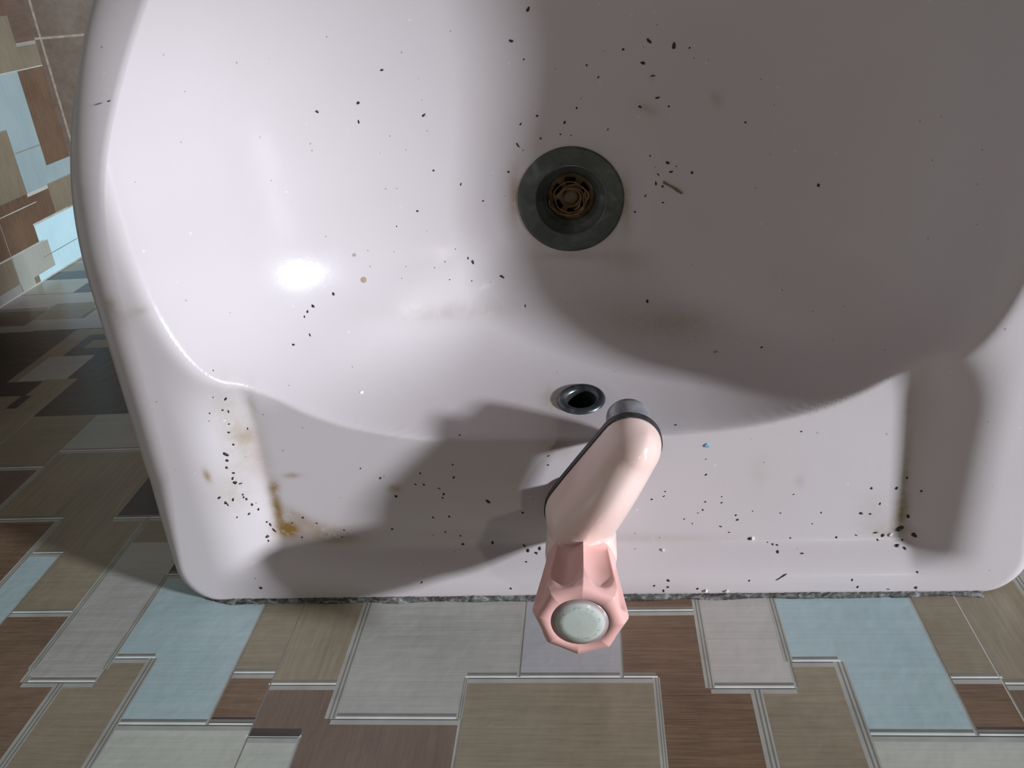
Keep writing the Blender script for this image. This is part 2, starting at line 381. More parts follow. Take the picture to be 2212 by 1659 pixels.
BLOBS = np.array([[-0.1797, 0.0387, -0.0173, 0.0081, -0.002, 0.0, -0.0024, -0.0068, 0.0001, 1.0, 0.0], [-0.1832, 0.0519, -0.0179, 0.0033, 0.0008, 0.0001, -0.0001, -0.0151, 0.0005, 0.75, 0.0], [-0.1825, 0.0663, -0.0184, 0.0037, -0.0, 0.0001, -0.0008, -0.0041, 0.0002, 0.6, 0.0], [-0.1712, 0.0734, -0.0186, 0.0052, -0.0002, -0.0, -0.0003, -0.0017, 0.0001, 0.5, 0.0], [-0.171, 0.0456, -0.0176, 0.0123, -0.0095, 0.0004, -0.0025, -0.0037, 0.0001, 0.35, 0.0], [-0.1592, 0.0361, -0.0172, 0.0186, -0.0005, -0.0001, -0.0013, -0.0076, 0.0001, 0.38, 0.0], [-0.1493, 0.0312, -0.0171, 0.016, -0.0003, 0.0, -0.0006, -0.0043, 0.0003, 0.3, 0.0], [-0.1156, 0.0637, -0.0182, 0.0041, -0.0001, -0.0, -0.0004, -0.0029, 0.0001, 0.6, 0.0], [0.1529, 0.0422, -0.0175, 0.0034, -0.0005, 0.0003, -0.0001, -0.0108, 0.0004, 1.0, 1.0], [0.1523, 0.0631, -0.0183, 0.0022, -0.0003, 0.0002, 0.0004, -0.0251, 0.0009, 0.55, 1.0], [0.151, 0.0307, -0.0171, 0.0104, -0.0002, 0.0036, -0.0004, -0.0049, 0.0005, 0.5, 1.0], [0.1397, 0.0382, -0.0174, 0.0094, -0.0002, 0.0001, 0.0009, -0.0137, 0.0017, 0.22, 1.0], [0.0999, 0.0619, -0.0181, 0.0023, -0.0001, -0.0, 0.0002, -0.0039, 0.0001, 0.35, 1.0], [0.0789, 0.0681, -0.0184, 0.0059, -0.0002, -0.0, 0.0004, -0.0112, 0.0004, 0.12, 1.0], [-0.1904, 0.1123, -0.0157, 0.0101, 0.0011, -0.0033, 0.0001, -0.0195, -0.0005, 0.22, 1.0], [-0.1941, 0.0971, -0.0131, 0.0066, -0.0008, -0.0053, 0.0004, -0.0224, 0.0002, 0.28, 1.0], [-0.1905, 0.1008, -0.0162, 0.0061, -0.0021, -0.0033, -0.0009, -0.0057, 0.0009, 0.35, 0.0], [-0.2015, 0.0718, -0.0073, 0.0082, -0.0091, -0.0056, -0.006, -0.0118, 0.0031, 0.3, 1.0], [-0.2106, 0.0842, -0.0031, 0.0017, 0.0007, -0.0007, 0.0008, -0.0043, -0.0004, 0.6, 0.0], [-0.187, 0.085, -0.0184, 0.0063, 0.0019, -0.0006, 0.0019, -0.0168, 0.0001, 0.25, 0.0], [-0.1945, 0.127, -0.009, 0.007, -0.0033, -0.0059, -0.0041, -0.0165, -0.0005, 0.15, 1.0], [-0.2354, 0.1828, -0.0015, 0.0043, 0.0012, -0.0001, 0.0003, -0.0057, -0.0001, 0.6, 1.0], [-0.2317, 0.1754, -0.0015, 0.0082, -0.0004, -0.0, -0.0021, -0.0072, -0.0, 0.3, 1.0], [-0.2214, 0.1791, -0.0019, 0.006, 0.0013, -0.0021, 0.0002, -0.0022, 0.0001, 0.3, 1.0], [-0.2366, 0.1946, -0.0016, 0.0029, 0.0008, -0.0, 0.0004, -0.0067, -0.0, 0.3, 1.0], [-0.026, 0.0866, -0.019, 0.0097, -0.0004, -0.0001, -0.0003, -0.0061, 0.0002, 0.3, 0.0], [-0.029, 0.0968, -0.052, 0.0066, -0.0001, 0.0003, 0.0003, -0.0021, 0.0122, 0.5, 1.0], [-0.0174, 0.0931, -0.0315, 0.0147, -0.0001, 0.0007, 0.0001, -0.0019, 0.0091, 0.2, 0.0], [-0.0475, 0.1928, -0.1301, 0.0038, -0.0002, -0.0001, -0.0013, -0.0166, 0.0, 0.45, 0.0], [0.0169, 0.1836, -0.13, 0.0032, -0.0002, -0.0001, -0.0003, -0.0167, -0.0, 0.35, 0.0], [-0.0146, 0.1537, -0.1301, 0.0249, -0.0012, 0.0004, -0.0001, -0.0028, 0.0002, 0.25, 0.0], [0.0277, 0.1166, -0.1076, 0.0459, 0.0001, 0.0162, -0.0019, -0.0075, 0.0131, 0.22, 0.0], [0.0157, 0.1502, -0.129, 0.0163, -0.0002, 0.0021, -0.0002, -0.008, 0.0021, 0.15, 0.0], [0.0492, 0.1189, -0.1067, 0.0203, 0.0021, 0.0075, -0.0007, -0.0055, 0.0077, 0.15, 0.0], [-0.096, 0.1297, -0.1081, 0.0464, -0.003, -0.0108, 0.0004, -0.0059, 0.0039, 0.3, 1.0], [-0.0675, 0.0325, -0.0172, 0.0511, -0.0011, 0.0001, -0.0004, -0.0043, 0.0002, 0.16, 1.0], [0.0338, 0.0273, -0.017, 0.0492, -0.001, 0.0001, -0.0001, -0.0031, 0.0016, 0.12, 0.0], [0.0319, 0.2536, -0.1219, 0.0019, -0.0001, 0.0004, 0.0, -0.0029, -0.0007, 0.35, 1.0], [0.0659, 0.2406, -0.1182, 0.0024, 0.0014, 0.0008, 0.002, -0.0035, -0.0, 0.25, 0.0], [0.03, 0.237, -0.1255, 0.007, -0.0029, 0.0006, -0.0012, -0.0033, -0.0006, 0.25, 0.0], [-0.1832, 0.1193, -0.0176, 0.0024, 0.0002, -0.0004, -0.0013, -0.0104, -0.0017, 0.3, 1.0], [0.1492, 0.103, -0.0195, 0.0031, -0.0006, -0.0, -0.0002, -0.0154, 0.0004, 0.25, 1.0]])  # stains and crease tints; blob left of the overflow ring paints its shadow
def porcelain():
    t = NT('pink_porcelain'); p = t.pos()
    at = t.n('ShaderNodeAttribute', attribute_name='stain'); sp = t.n('ShaderNodeSeparateColor'); t.l(at.outputs['Color'], sp.inputs[0])
    big = t.noise(p, 9, 3)
    base = t.ramp(big, [(0.35, (0.515, 0.462, 0.460)), (0.65, (0.53, 0.482, 0.482))])
    n1 = t.noise(p, 110, 5, 0.6, 1.5); n2 = t.noise(p, 75, 5, 0.6, 1.8)
    br = t.math('MULTIPLY', sp.outputs[0], t.ramp(n1, [(0.28, 0.40), (0.50, 1.0)]))
    base = t.mix(t.math('MINIMUM', t.math('MULTIPLY', br, 1.25), 1.0), base, (0.22, 0.125, 0.032))
    ol = t.math('MULTIPLY', sp.outputs[1], t.ramp(n2, [(0.32, 0.45), (0.58, 1.0)]))
    base = t.mix(ol, base, (0.23, 0.185, 0.085))
    # fine pepper of dirt and a few pale scratches in the glaze
    v = t.n('ShaderNodeTexVoronoi'); v.inputs['Scale'].default_value = 150; t.l(p, v.inputs['Vector'])
    wn = t.math('LESS_THAN', v.outputs['Distance'], 0.075)
    cs = t.n('ShaderNodeSeparateColor'); t.l(v.outputs['Color'], cs.inputs[0])
    pick = t.math('LESS_THAN', cs.outputs[0], 0.17)
    dots = t.math('MULTIPLY', t.math('MULTIPLY', wn, pick), 0.5)
    base = t.mix(dots, base, (0.12, 0.09, 0.07))
    pick2 = t.math('GREATER_THAN', cs.outputs[1], 0.93)
    wn2 = t.math('LESS_THAN', v.outputs['Distance'], 0.11)
    base = t.mix(t.math('MULTIPLY', t.math('MULTIPLY', wn2, pick2), 0.45), base, (0.66, 0.66, 0.66))
    t.l(base, t.b.inputs['Base Color'])
    rg = t.math('ADD', t.math('MULTIPLY', sp.outputs[1], 0.25), 0.195)
    t.l(t.math('ADD', rg, t.math('MULTIPLY', t.ramp(t.noise(p, 35, 6, 0.7), [(0.45, 0.0), (0.70, 1.0)]), 0.07)), t.b.inputs['Roughness'])
    t.b.inputs['IOR'].default_value = 1.5
    t.b.inputs['Specular IOR Level'].default_value = 0.14
    t.bump(t.noise(p, 260, 5, 0.65), 0.12, 0.0004)
    return t.m
POR = porcelain()
basin = empty('washbasin', (CX, 0.19, Z0-0.2), 'pale pink porcelain wall hung washbasin with brown stains in the corners, under the tap', 'washbasin')
BINV = Vector((-CX, -0.19, -(Z0-0.2)))
HR = 0.0175
OVX, OVY = 0.0026, 0.0968
def build_basin():
    NT_, NR = 1080, 330
    th = np.linspace(-math.pi, math.pi, NT_, endpoint=False)
    Ro = outline_r(th)
    yo = DY+Ro*np.sin(th)
    rounding = 0.0035+0.0205*np.clip(yo/0.075, 0, 1)**0.8
    t = np.linspace(0, 1, NR)**0.92
    rr = 0.0205+(Ro[:, None]-rounding[:, None]-0.0205)*t[None, :]
    X = rr*np.cos(th)[:, None]; Y = DY+rr*np.sin(th)[:, None]
    Zt = hz(X, Y)
    V = [np.stack([X, Y, Zt], -1)]
    # rounded outer shoulder, apron and underside as further rings
    ph = np.linspace(0, math.pi/2, 14)[1:]
    edge_z = Zt[:, -1]
    ex = []
    for p in ph:
        r_ = Ro-rounding+rounding*math.sin(p); z_ = edge_z*math.cos(p)-rounding*(1-math.cos(p))
        ex.append((r_, z_))
    for k in range(1, 7): ex.append((Ro-0.0012*k, -rounding-(0.055-rounding)*k/6))
    ex.append((Ro-0.012, np.full(NT_, -0.0585))); ex.append((Ro-0.022, np.full(NT_, -0.058)))
    Re = edge_r(th)
    for s in np.linspace(1.0, 0.16, 24):
        ex.append((np.minimum(Re*s+0.008, Ro-0.022), np.full(NT_, -0.058-0.088*(1-s**2.4)**0.6)))
    ex.append((np.full(NT_, 0.0205), np.full(NT_, -0.150)))
    for r_, z_ in ex:
        V.append(np.stack([r_*np.cos(th), DY+r_*np.sin(th), z_], -1)[:, None, :])
    V = np.concatenate(V, 1)
    n2 = V.shape[1]
    flat = V.reshape(-1, 3).copy(); flat[:, 0] += CX
    F = []
    cx_, cy_ = OVX, OVY; zc = float(hz(OVX, OVY))
    bad = (np.abs(V[:, :, 0]-cx_)**2+(V[:, :, 1]-cy_)**2+(V[:, :, 2]-zc)**2) < 0.0108**2
    bad[:, NR:] = False
    for i in range(NT_):
        i2 = (i+1) % NT_
        for j in range(n2-1):
            if bad[i, j] or bad[i2, j]: continue
            F.append((i*n2+j, i2*n2+j, i2*n2+j+1, i*n2+j+1))
    for i in range(NT_):                       # close the wall of the drain opening
        i2 = (i+1) % NT_
        F.append((i*n2, i*n2+n2-1, i2*n2+n2-1, i2*n2))
    world = flat+np.array([0, 0, Z0])
    loc = world+np.array(BINV)
    o = mesh_obj('basin_body', loc, F, POR, basin)
    fix_normals(o)
    col = np.zeros((len(flat), 4), np.float32); col[:, 3] = 1
    for b in BLOBS:
        d = flat-b[0:3]; a1 = b[3:6]; a2 = b[6:9]
        G = np.array([[a1@a1, a1@a2], [a1@a2, a2@a2]]); Gi = np.linalg.inv(G+np.eye(2)*1e-9)
        pr = np.stack([d@a1, d@a2], 1)@Gi
        q = (pr**2).sum(1); res = d-pr[:, :1]*a1-pr[:, 1:]*a2
        w = np.exp(-q*1.3)*np.exp(-(res**2).sum(1)/0.015**2)*b[9]
        c = int(b[10]); col[:, c] = 1-(1-col[:, c])*(1-w)
    at = o.data.color_attributes.new('stain', 'FLOAT_COLOR', 'POINT')  # holds the stains plus the painted shadow beside the overflow ring
    at.data.foreach_set('color', col.ravel())
    return o
build_basin()

def mat_corroded(name, dark, light, green, rough=0.45, metal=0.6):
    t = NT(name); p = t.pos()
    n1 = t.noise(p, 60, 5, 0.55, 0.6); n2 = t.noise(p, 300, 5, 0.7, 0.5)
    c = t.ramp(n1, [(0.30, dark), (0.55, green), (0.78, light)])
    c = t.mix(t.ramp(n2, [(0.60, 0.0), (0.74, 0.35)]), c, light)
    t.l(c, t.b.inputs['Base Color']); t.setb(Roughness=rough, Metallic=metal); t.bump(n2, 0.25, 0.0006); return t.m
M_FL = mat_corroded('corroded_drain_metal', (0.045, 0.047, 0.043), (0.17, 0.19, 0.17), (0.080, 0.088, 0.078), 0.5, 0.35)
M_RUST = mat_corroded('rusty_strainer', (0.022, 0.012, 0.005), (0.20, 0.16, 0.10), (0.085, 0.048, 0.018), 0.55, 0.3)
M_BLACK = mat_plain('black_hole', (0.006, 0.006, 0.006), 0.9)
def attach(o, parent): o.parent = parent; return o
# drain flange
DZ = float(hz(0, DY+0.0))
DZ = float(np.mean([hz(0.030*math.cos(a), DY+0.030*math.sin(a)) for a in np.linspace(0, 6.28, 12)]))
dc = Vector((CX, DY+.0005, Z0+DZ)) + BINV
prof = [(0.0295, -0.004), (0.0312, -0.0005), (0.0308, 0.0008), (0.0295, 0.0013), (0.0225, 0.0006), (0.0212, 0.0010), (0.0202, 0.0002), (0.0196, -0.0032), (0.0172, -0.0042), (0.0166, -0.0070), (0.0150, -0.0080), (0.0140, -0.0098), (0.0140, -0.0300), (0.0150, -0.0300), (0.0192, -0.0110), (0.0195, -0.0045)]
V, F = lathe(prof, 120)
jit = random.Random(3)
V = [(x*(1+0.004*math.sin(7*math.atan2(y, x)+z*900)), y*(1+0.004*math.sin(5*math.atan2(y, x))), z) for x, y, z in V]
fl = fix_normals(mesh_obj('drain_flange', [Vector(v)+dc for v in V], F, M_FL, basin)); fl['label'] = 'corroded grey green drain flange'
# strainer plate with six slots
def strainer():
    n, rings = 120, [0.0, 0.0042, 0.0062, 0.0074, 0.0086, 0.0101, 0.0112, 0.0142]
    V = [(0, 0, 0)]; F = []
    for r in rings[1:]:
        for k in range(n): a = 2*math.pi*k/n; V.append((r*math.cos(a), r*math.sin(a), -0.0006*(1-r/0.0142)))
    for k in range(n): F.append((0, 1+k, 1+(k+1) % n))
    for i in range(len(rings)-2):
        for k in range(n):
            ang = (k+0.5)/n*6 % 1
            if 2 <= i <= 4 and (0.18 < ang < 0.82): continue
            F.append((1+i*n+k, 1+(i+1)*n+k, 1+(i+1)*n+(k+1) % n, 1+i*n+(k+1) % n))
    return V, F
V, F = strainer()
st = mesh_obj('strainer', [Vector(v) for v in V], F, M_RUST, fl); st.location = dc+Vector((0, 0, -0.0092))
so = st.modifiers.new('thick', 'SOLIDIFY'); so.thickness = 0.0012
V, F = lathe([(0.0001, -0.020), (0.0135, -0.020)], 48)
o = mesh_obj('pipe_bottom', V, F, M_BLACK, fl); o.location = dc
V, F = lathe([(0.0048, -0.001), (0.0046, 0.0008), (0.0038, 0.0016), (0.0020, 0.0018), (0.0014, 0.0011), (0.0001, 0.0011)], 40)
o = fix_normals(mesh_obj('screw', V, F, M_RUST, fl)); o.location = dc+Vector((0, 0, -0.0090))
# overflow ring on the steep back wall of the bowl
e = 8e-4
gxn = float(hz(OVX+e, OVY)-hz(OVX-e, OVY))/(2*e); gyn = float(hz(OVX, OVY+e)-hz(OVX, OVY-e))/(2*e)
nrm = Vector((-gxn, -gyn, 1)).normalized()
prof = [(0.0130, -0.0025), (0.0134, 0.0002), (0.0126, 0.0014), (0.0112, 0.0018), (0.0092, 0.0014), (0.0080, 0.0002), (0.0077, -0.0040), (0.0077, -0.0110), (0.0001, -0.0112)]
V, F = lathe(prof, 96)
q = nrm.to_track_quat('Z', 'Y').to_matrix()
oc = Vector((CX+OVX, OVY, Z0+float(hz(OVX, OVY)))) + BINV
M_OV = mat_corroded('tarnished_overflow_ring', (0.02, 0.022, 0.024), (0.42, 0.43, 0.44), (0.10, 0.11, 0.12), 0.35, 0.75)
ov = mesh_obj('overflow_ring', [q @ Vector(v)+oc for v in V], F, [M_OV, M_BLACK], basin, True, [1 if (f[0]//96) >= 5 else 0 for f in F])
fix_normals(ov); ov['label'] = 'tarnished metal overflow ring'

# sealant along the wall joint
def sealant():
    rnd = random.Random(11); V, F = [], []
    n = 420; x0, x1 = -0.232, 0.193; ph = [rnd.random()*6 for _ in range(6)]
    for i in range(n+1):
        x = x0+(x1-x0)*i/n
        w = 0.0008+0.0010*abs(math.sin(x*90+ph[0]))*abs(math.sin(x*37+ph[1]))+0.0005*rnd.random()
        dz = 0.0004*math.sin(x*140+ph[2])
        low = -0.0135-0.002
        dip = -0.004*max(0, (-0.215-x)/0.017)**1.0
        V += [(x, 0.0001, -0.012), (x, 0.0001, -0.0012+w+dz+dip), (x, 0.0008+0.0003*rnd.random(), -0.0016+w+dz+dip), (x, 0.0022+0.0009*rnd.random(), -0.0020+dz*.5+dip), (x, 0.0022, -0.012)]
    for i in range(n):
        for k in range(4): F.append((i*5+k, i*5+k+1, (i+1)*5+k+1, (i+1)*5+k))
    F.append((0, 1, 2, 3, 4)); F.append(tuple(n*5+k for k in (4, 3, 2, 1, 0)))
    t = NT('mouldy_sealant'); p = t.pos((1, 1, 2.5))
    n1 = t.noise(p, 160, 6, 0.7, 1.0)
    t.l(t.ramp(n1, [(0.36, (0.02, 0.018, 0.015)), (0.52, (0.10, 0.095, 0.085)), (0.70, (0.34, 0.35, 0.34))]), t.b.inputs['Base Color'])
    t.setb(Roughness=0.8); t.bump(n1, 0.6, 0.001)
    o = mesh_obj('sealant_bead', [(a, b, c+Z0) for a, b, c in V], F, t.m); fix_normals(o)
    tag(o, 'ragged grey mouldy sealant bead between basin back edge and tiled wall', 'sealant'); return o
sealant()

# ------------------------------------------------------------------ tap
def plastic(name, a, b, rough=0.25, sss=0.0):
    t = NT(name); p = t.pos(); n = t.noise(p, 45, 4)
    d = t.noise(p, 300, 5, 0.7)
    c = t.ramp(n, [(0.3, a), (0.7, b)])
    c = t.mix(t.ramp(d, [(0.66, 0.0), (0.78, 0.35)]), c, tuple(v*0.55 for v in a))
    t.l(c, t.b.inputs['Base Color']); t.setb(Roughness=rough)
    t.b.inputs['Subsurface Weight'].default_value = sss; t.b.inputs['Subsurface Scale'].default_value = 0.004
    t.b.inputs['Subsurface Radius'].default_value = (1.0, 0.5, 0.4)
    return t.m
M_TAP = plastic('pink_tap_plastic', (0.72, 0.51, 0.45), (0.76, 0.57, 0.51), 0.22, 0.04)
M_KNOB = plastic('pink_knob_plastic', (0.66, 0.365, 0.325), (0.70, 0.40, 0.36), 0.32, 0.06)
M_GASK = mat_plain('dark_grime_plate', (0.035, 0.030, 0.030), 0.55, var=0.6, scale=300)
M_CHR = mat_corroded('scaled_chrome', (0.16, 0.16, 0.17), (0.75, 0.75, 0.75), (0.42, 0.42, 0.45), 0.30, 0.45)
TAPZ = Z0+float(hz(0.0, 0.047))
AX = Vector((-0.0140, 0.050)); BK = Vector((-0.0128, 0.0665)); EN = Vector((0.0118, 0.1045))
tap = empty('tap', (AX.x, AX.y, TAPZ), 'pink plastic pillar tap with faceted knob and metal nozzle, on the basin shelf', 'tap')
def TL(v): return (v[0]-AX.x, v[1]-AX.y, v[2]+Z0-TAPZ)
RA, RE = 0.0186, 0.0149
def plan(n=36, grow=0.0):
    """spine samples with half width (round at both ends)"""
    d = (EN-BK); Ln = d.length; u = d/Ln; v = Vector((-u.y, u.x)); out = []
    for k in range(n+1):
        q = k/n; s = -RA-grow+(Ln+RA+RE+2*grow)*(0.5-0.5*math.cos(math.pi*q))
        tt = max(0, min(1, s/Ln)); w = RA+(RE-RA)*(tt**1.15)+grow
        if s < 0: w *= math.sqrt(max(0, 1-(s/(RA+grow))**2))
        if s > Ln: w *= math.sqrt(max(0, 1-((s-Ln)/(RE+grow))**2))
        bow = 0.0*math.sin(math.pi*tt)
        out.append((BK.x+u.x*s, BK.y+u.y*s, max(w, 1e-5), tt, s/Ln))
    return out, v
def spout():
    P, v = plan(); V, F = [], []; m = 40
    for (x, y, w, tt, s) in P:
        wf = min(1, w/(RA+(RE-RA)*tt+1e-9))
        zb = 0.0105; zt = 0.0375+0.0040*math.sin(math.pi*tt)-0.0030*tt
        h = (zt-zb)*(0.35+0.65*wf**0.8)
        for k in range(m+1):
            a = math.pi*k/m; cu = math.copysign(abs(math.cos(a))**1.12, math.cos(a)); su = math.sin(a)**1.05
            V.append(TL((x+v.x*w*cu, y+v.y*w*cu, zb+h*su)))
    for i in range(len(P)-1):
        for k in range(m): F.append((i*(m+1)+k, i*(m+1)+k+1, (i+1)*(m+1)+k+1, (i+1)*(m+1)+k))
        F.append((i*(m+1)+m, i*(m+1), (i+1)*(m+1), (i+1)*(m+1)+m))
    V2, F2 = lathe([(0.0001, TAPZ-Z0+0.001), (0.0178, TAPZ-Z0+0.001), (0.0178, 0.026), (0.0168, 0.0300), (0.0150, 0.0320), (0.0001, 0.0325)], 64)
    b = len(V); V += [TL((x+AX.x, y+AX.y, z)) for x, y, z in V2]; F += [tuple(i+b for i in f) for f in F2]
    o = mesh_obj('tap_body', V, F, M_TAP, tap); fix_normals(o)
    me = o.modifiers.new('fuse', 'REMESH'); me.mode = 'VOXEL'; me.voxel_size = 0.0007; me.use_smooth_shade = True
    sm = o.modifiers.new('smooth', 'SMOOTH'); sm.factor = 0.5; sm.iterations = 7
    return o
spout()
P, v = plan(40, 0.0005); V, F = [], []
for (x, y, w, tt, s) in P:
    for sg in (1, -1):
        for z in (0.0072, 0.0116): V.append(TL((x+sg*v.x*w, y+sg*v.y*w, z)))
for i in range(len(P)-1):
    a = 4*i; b = 4*i+4
    F += [(a, b, b+1, a+1), (a+2, a+3, b+3, b+2), (a, a+2, b+2, b), (a+1, b+1, b+3, a+3)]
g = mesh_obj('base_plate', V, F, M_GASK, tap, False); fix_normals(g); g['label'] = 'dark grimy rim under the spout'
hz_ = TAPZ-Z0
V, F = lathe([(0.0001, -0.0006), (0.0202, -0.0006), (0.0202, 0.0014), (0.0190, 0.0026), (0.0001, 0.0026)], 64)
fix_normals(mesh_obj('base_flange', V, F, M_TAP, tap))
V, F = lathe([(0.0070, -0.0150), (0.0100, -0.0160), (0.0110, -0.0152), (0.0112, -0.0120), (0.0112, 0.0010), (0.0115, 0.0016), (0.0115, 0.0080), (0.0102, 0.0084), (0.0001, 0.0084)], 64)
nz_ = mesh_obj('nozzle', [TL((EN.x+a, EN.y+b, c)) for a, b, c in V], F, M_CHR, tap); fix_normals(nz_); nz_['label'] = 'scaled chrome nozzle'
V, F = lathe([(0.0110, 0.0052), (0.0124, 0.0050), (0.0128, 0.0074), (0.0112, 0.0084)], 64)
nr = mesh_obj('nozzle_ring', [TL((EN.x+a, EN.y+b, c)) for a, b, c in V], F, M_GASK, tap); fix_normals(nr)
# knob: nine flutes
def knob():
    n = 360; KB, KT = 0.0315, 0.0735; NF = 8; ph0 = math.radians(84)
    zs = [0, .01, .03] + [i/40 for i in range(2, 41)]
    prof = [(0, .0170), (.3, .0186), (.6, .0204), (.84, .0218), (.90, .0217), (.95, .0208), (1.0, .0196)]
    V, F = [], []
    for t in zs:
        R = np.interp(t, [p[0] for p in prof], [p[1] for p in prof])
        for k in range(n):
            a = 2*math.pi*k/n; f = ((a-ph0)/(2*math.pi/NF)) % 1-0.5          # -.5..+.5, 0 = middle of a face
            fa = f*2*math.pi/NF
            poly = math.cos(math.pi/NF)/math.cos(fa)                              # flat facets
            pw = min(1, max(0, (t-0.12)/0.4))
            R1 = R*(1+(poly-1)*pw*1.05)
            top = 0.90-2.2*abs(f)**3
            S = 1/(1+math.exp((t-top)/0.020))*min(1, max(0, (t-0.02)/0.10))
            dep = 0.0032*max(0, 1-(2.04*f)**2)**0.6
            V.append(((R1-dep*S)*math.cos(a), (R1-dep*S)*math.sin(a), KB+(KT-KB-0.0010)*t))
    m = len(zs)
    for i in range(m-1):
        for k in range(n): F.append((i*n+k, i*n+(k+1) % n, (i+1)*n+(k+1) % n, (i+1)*n+k))
    last = (m-1)*n
    base = len(V)
    for rr, zz in ((0.0134, KT+0.0001), (0.0130, KT-0.0006), (0.0001, KT-0.0006)):
        for k in range(n): a = 2*math.pi*k/n; V.append((rr*math.cos(a), rr*math.sin(a), zz))
    F += [(last+k, last+(k+1) % n, base+(k+1) % n, base+k) for k in range(n)]
    F += [(base+k, base+(k+1) % n, base+n+(k+1) % n, base+n+k) for k in range(n)]
    F += [(base+n+k, base+n+(k+1) % n, base+2*n+(k+1) % n, base+2*n+k) for k in range(n)]
    F.append(tuple(range(n))[::-1])
    return V, F, KB, KT
V, F, KB, KT = knob()
kn = mesh_obj('knob', [(a, b, c+Z0-TAPZ) for a, b, c in V], F, M_KNOB, tap); fix_normals(kn)
V, F = lathe([(0.0150, 0.0260), (0.0160, 0.0300), (0.0160, 0.0322), (0.0001, 0.0322)], 64)
fix_normals(mesh_obj('neck', [(a, b, c+Z0-TAPZ) for a, b, c in V], F, M_TAP, tap))
def cap_mat():
    t = NT('knob_cap_plastic')
    tcd = t.n('ShaderNodeTexCoord'); sp = t.n('ShaderNodeSeparateXYZ'); t.l(tcd.outputs['Object'], sp.inputs[0])
    r = t.math('SQRT', t.math('ADD', t.math('MULTIPLY', sp.outputs[0], sp.outputs[0]), t.math('MULTIPLY', sp.outputs[1], sp.outputs[1])))
    rn = t.math('MULTIPLY', r, 1/0.0128)
    base = t.ramp(rn, [(0.0, (0.43, 0.47, 0.42)), (0.80, (0.47, 0.50, 0.45)), (0.84, (0.50, 0.44, 0.41)), (0.90, (0.33, 0.27, 0.26)), (1.0, (0.24, 0.19, 0.19))])
    ringm = t.ramp(rn, [(0.62, 0.0), (0.66, 1.0), (0.72, 1.0), (0.76, 0.0)])
    nz = t.noise(tcd.outputs['Object'], 700, 4, 0.7)
    mk = t.math('MULTIPLY', ringm, t.ramp(nz, [(0.50, 0.0), (0.60, 0.6)]))
    base = t.mix(mk, base, (0.20, 0.22, 0.20))
    t.l(base, t.b.inputs['Base Color']); t.setb(Roughness=0.22); t.bump(t.noise(tcd.outputs['Object'], 400, 3), 0.15, 0.0005); return t.m
V, F = lathe([(0.0001, 0.0012), (0.0070, 0.0011), (0.0104, 0.0008), (0.0107, 0.0003), (0.0126, 0.0001), (0.0128, -0.0006)], 96)
cp = mesh_obj('knob_cap', V, F, cap_mat(), kn); cp.location = (0, 0, KT+Z0-TAPZ); fix_normals(cp); cp['label'] = 'pale green button with a worn printed ring'

# ------------------------------------------------------------------ dirt, crumbs and other small litter
M_SP = mat_plain('black_dirt', (0.016, 0.011, 0.008), 0.6, var=0.5, scale=900)
GR = [('black dirt specks on the back lip', 'tiny black dirt speck on the back lip between shelf and wall'),
      ('black dirt specks on the left rim', 'tiny black dirt speck on the left rim slope beside the brown stain'),
      ('black dirt specks on the shelf left of the tap', 'tiny black dirt speck on the shelf left of the tap'),
      ('black dirt specks in the right shelf corner', 'tiny black dirt speck in the stained right corner of the shelf'),
      ('black dirt specks on the shelf right of the tap', 'tiny black dirt speck on the shelf right of the tap'),
      ('black dirt specks in the left half of the bowl', 'tiny black dirt speck in the bowl left of the drain'),
      ('black dirt specks in the front of the bowl', 'tiny black dirt speck in the bowl beyond the drain, away from the tap'),
      ('black dirt specks around the drain', 'tiny black dirt speck in the bowl right of or close around the drain')]
def blob_mesh(seed, el):
    r = random.Random(seed); bm = bmesh.new(); bmesh.ops.create_icosphere(bm, subdivisions=2, radius=1)
    f = [r.uniform(-.28, .28) for _ in range(6)]
    for v_ in bm.verts:
        c = v_.co; k = 1+f[0]*math.sin(3*c.x+f[3]*9)+f[1]*math.sin(4*c.y+f[4]*9)+f[2]*math.cos(3*c.z+c.x*2+f[5]*9)
        v_.co = Vector((c.x*k*el, c.y*k/(el**0.5), c.z*0.45*k))
    for p in bm.faces: p.smooth = True
    me = bpy.data.meshes.new('dirt_speck'); bm.to_mesh(me); bm.free(); me.materials.append(M_SP); return me
RM = [blob_mesh(s, 1.15) for s in range(6)]; EM = [blob_mesh(s+20, 1.9) for s in range(4)]; NM = [blob_mesh(31, 3.2)]
proto = bpy.data.objects.new('dirt_speck', RM[0])
rs = random.Random(2)
def on_basin(o, x, y, lift=0.0, spin=None):
    X = x-CX; z = float(hz(X, y))
    nx = -float(hz(X+e, y)-hz(X-e, y))/(2*e); ny = -float(hz(X, y+e)-hz(X, y-e))/(2*e)
    n_ = Vector((nx, ny, 1)).normalized()
    o.rotation_mode = 'QUATERNION'
    o.rotation_quaternion = n_.to_track_quat('Z', 'Y') @ Matrix.Rotation(rs.random()*6.28 if spin is None else spin, 3, 'Z').to_quaternion()
    o.location = Vector((x, y, z+Z0))+n_*lift
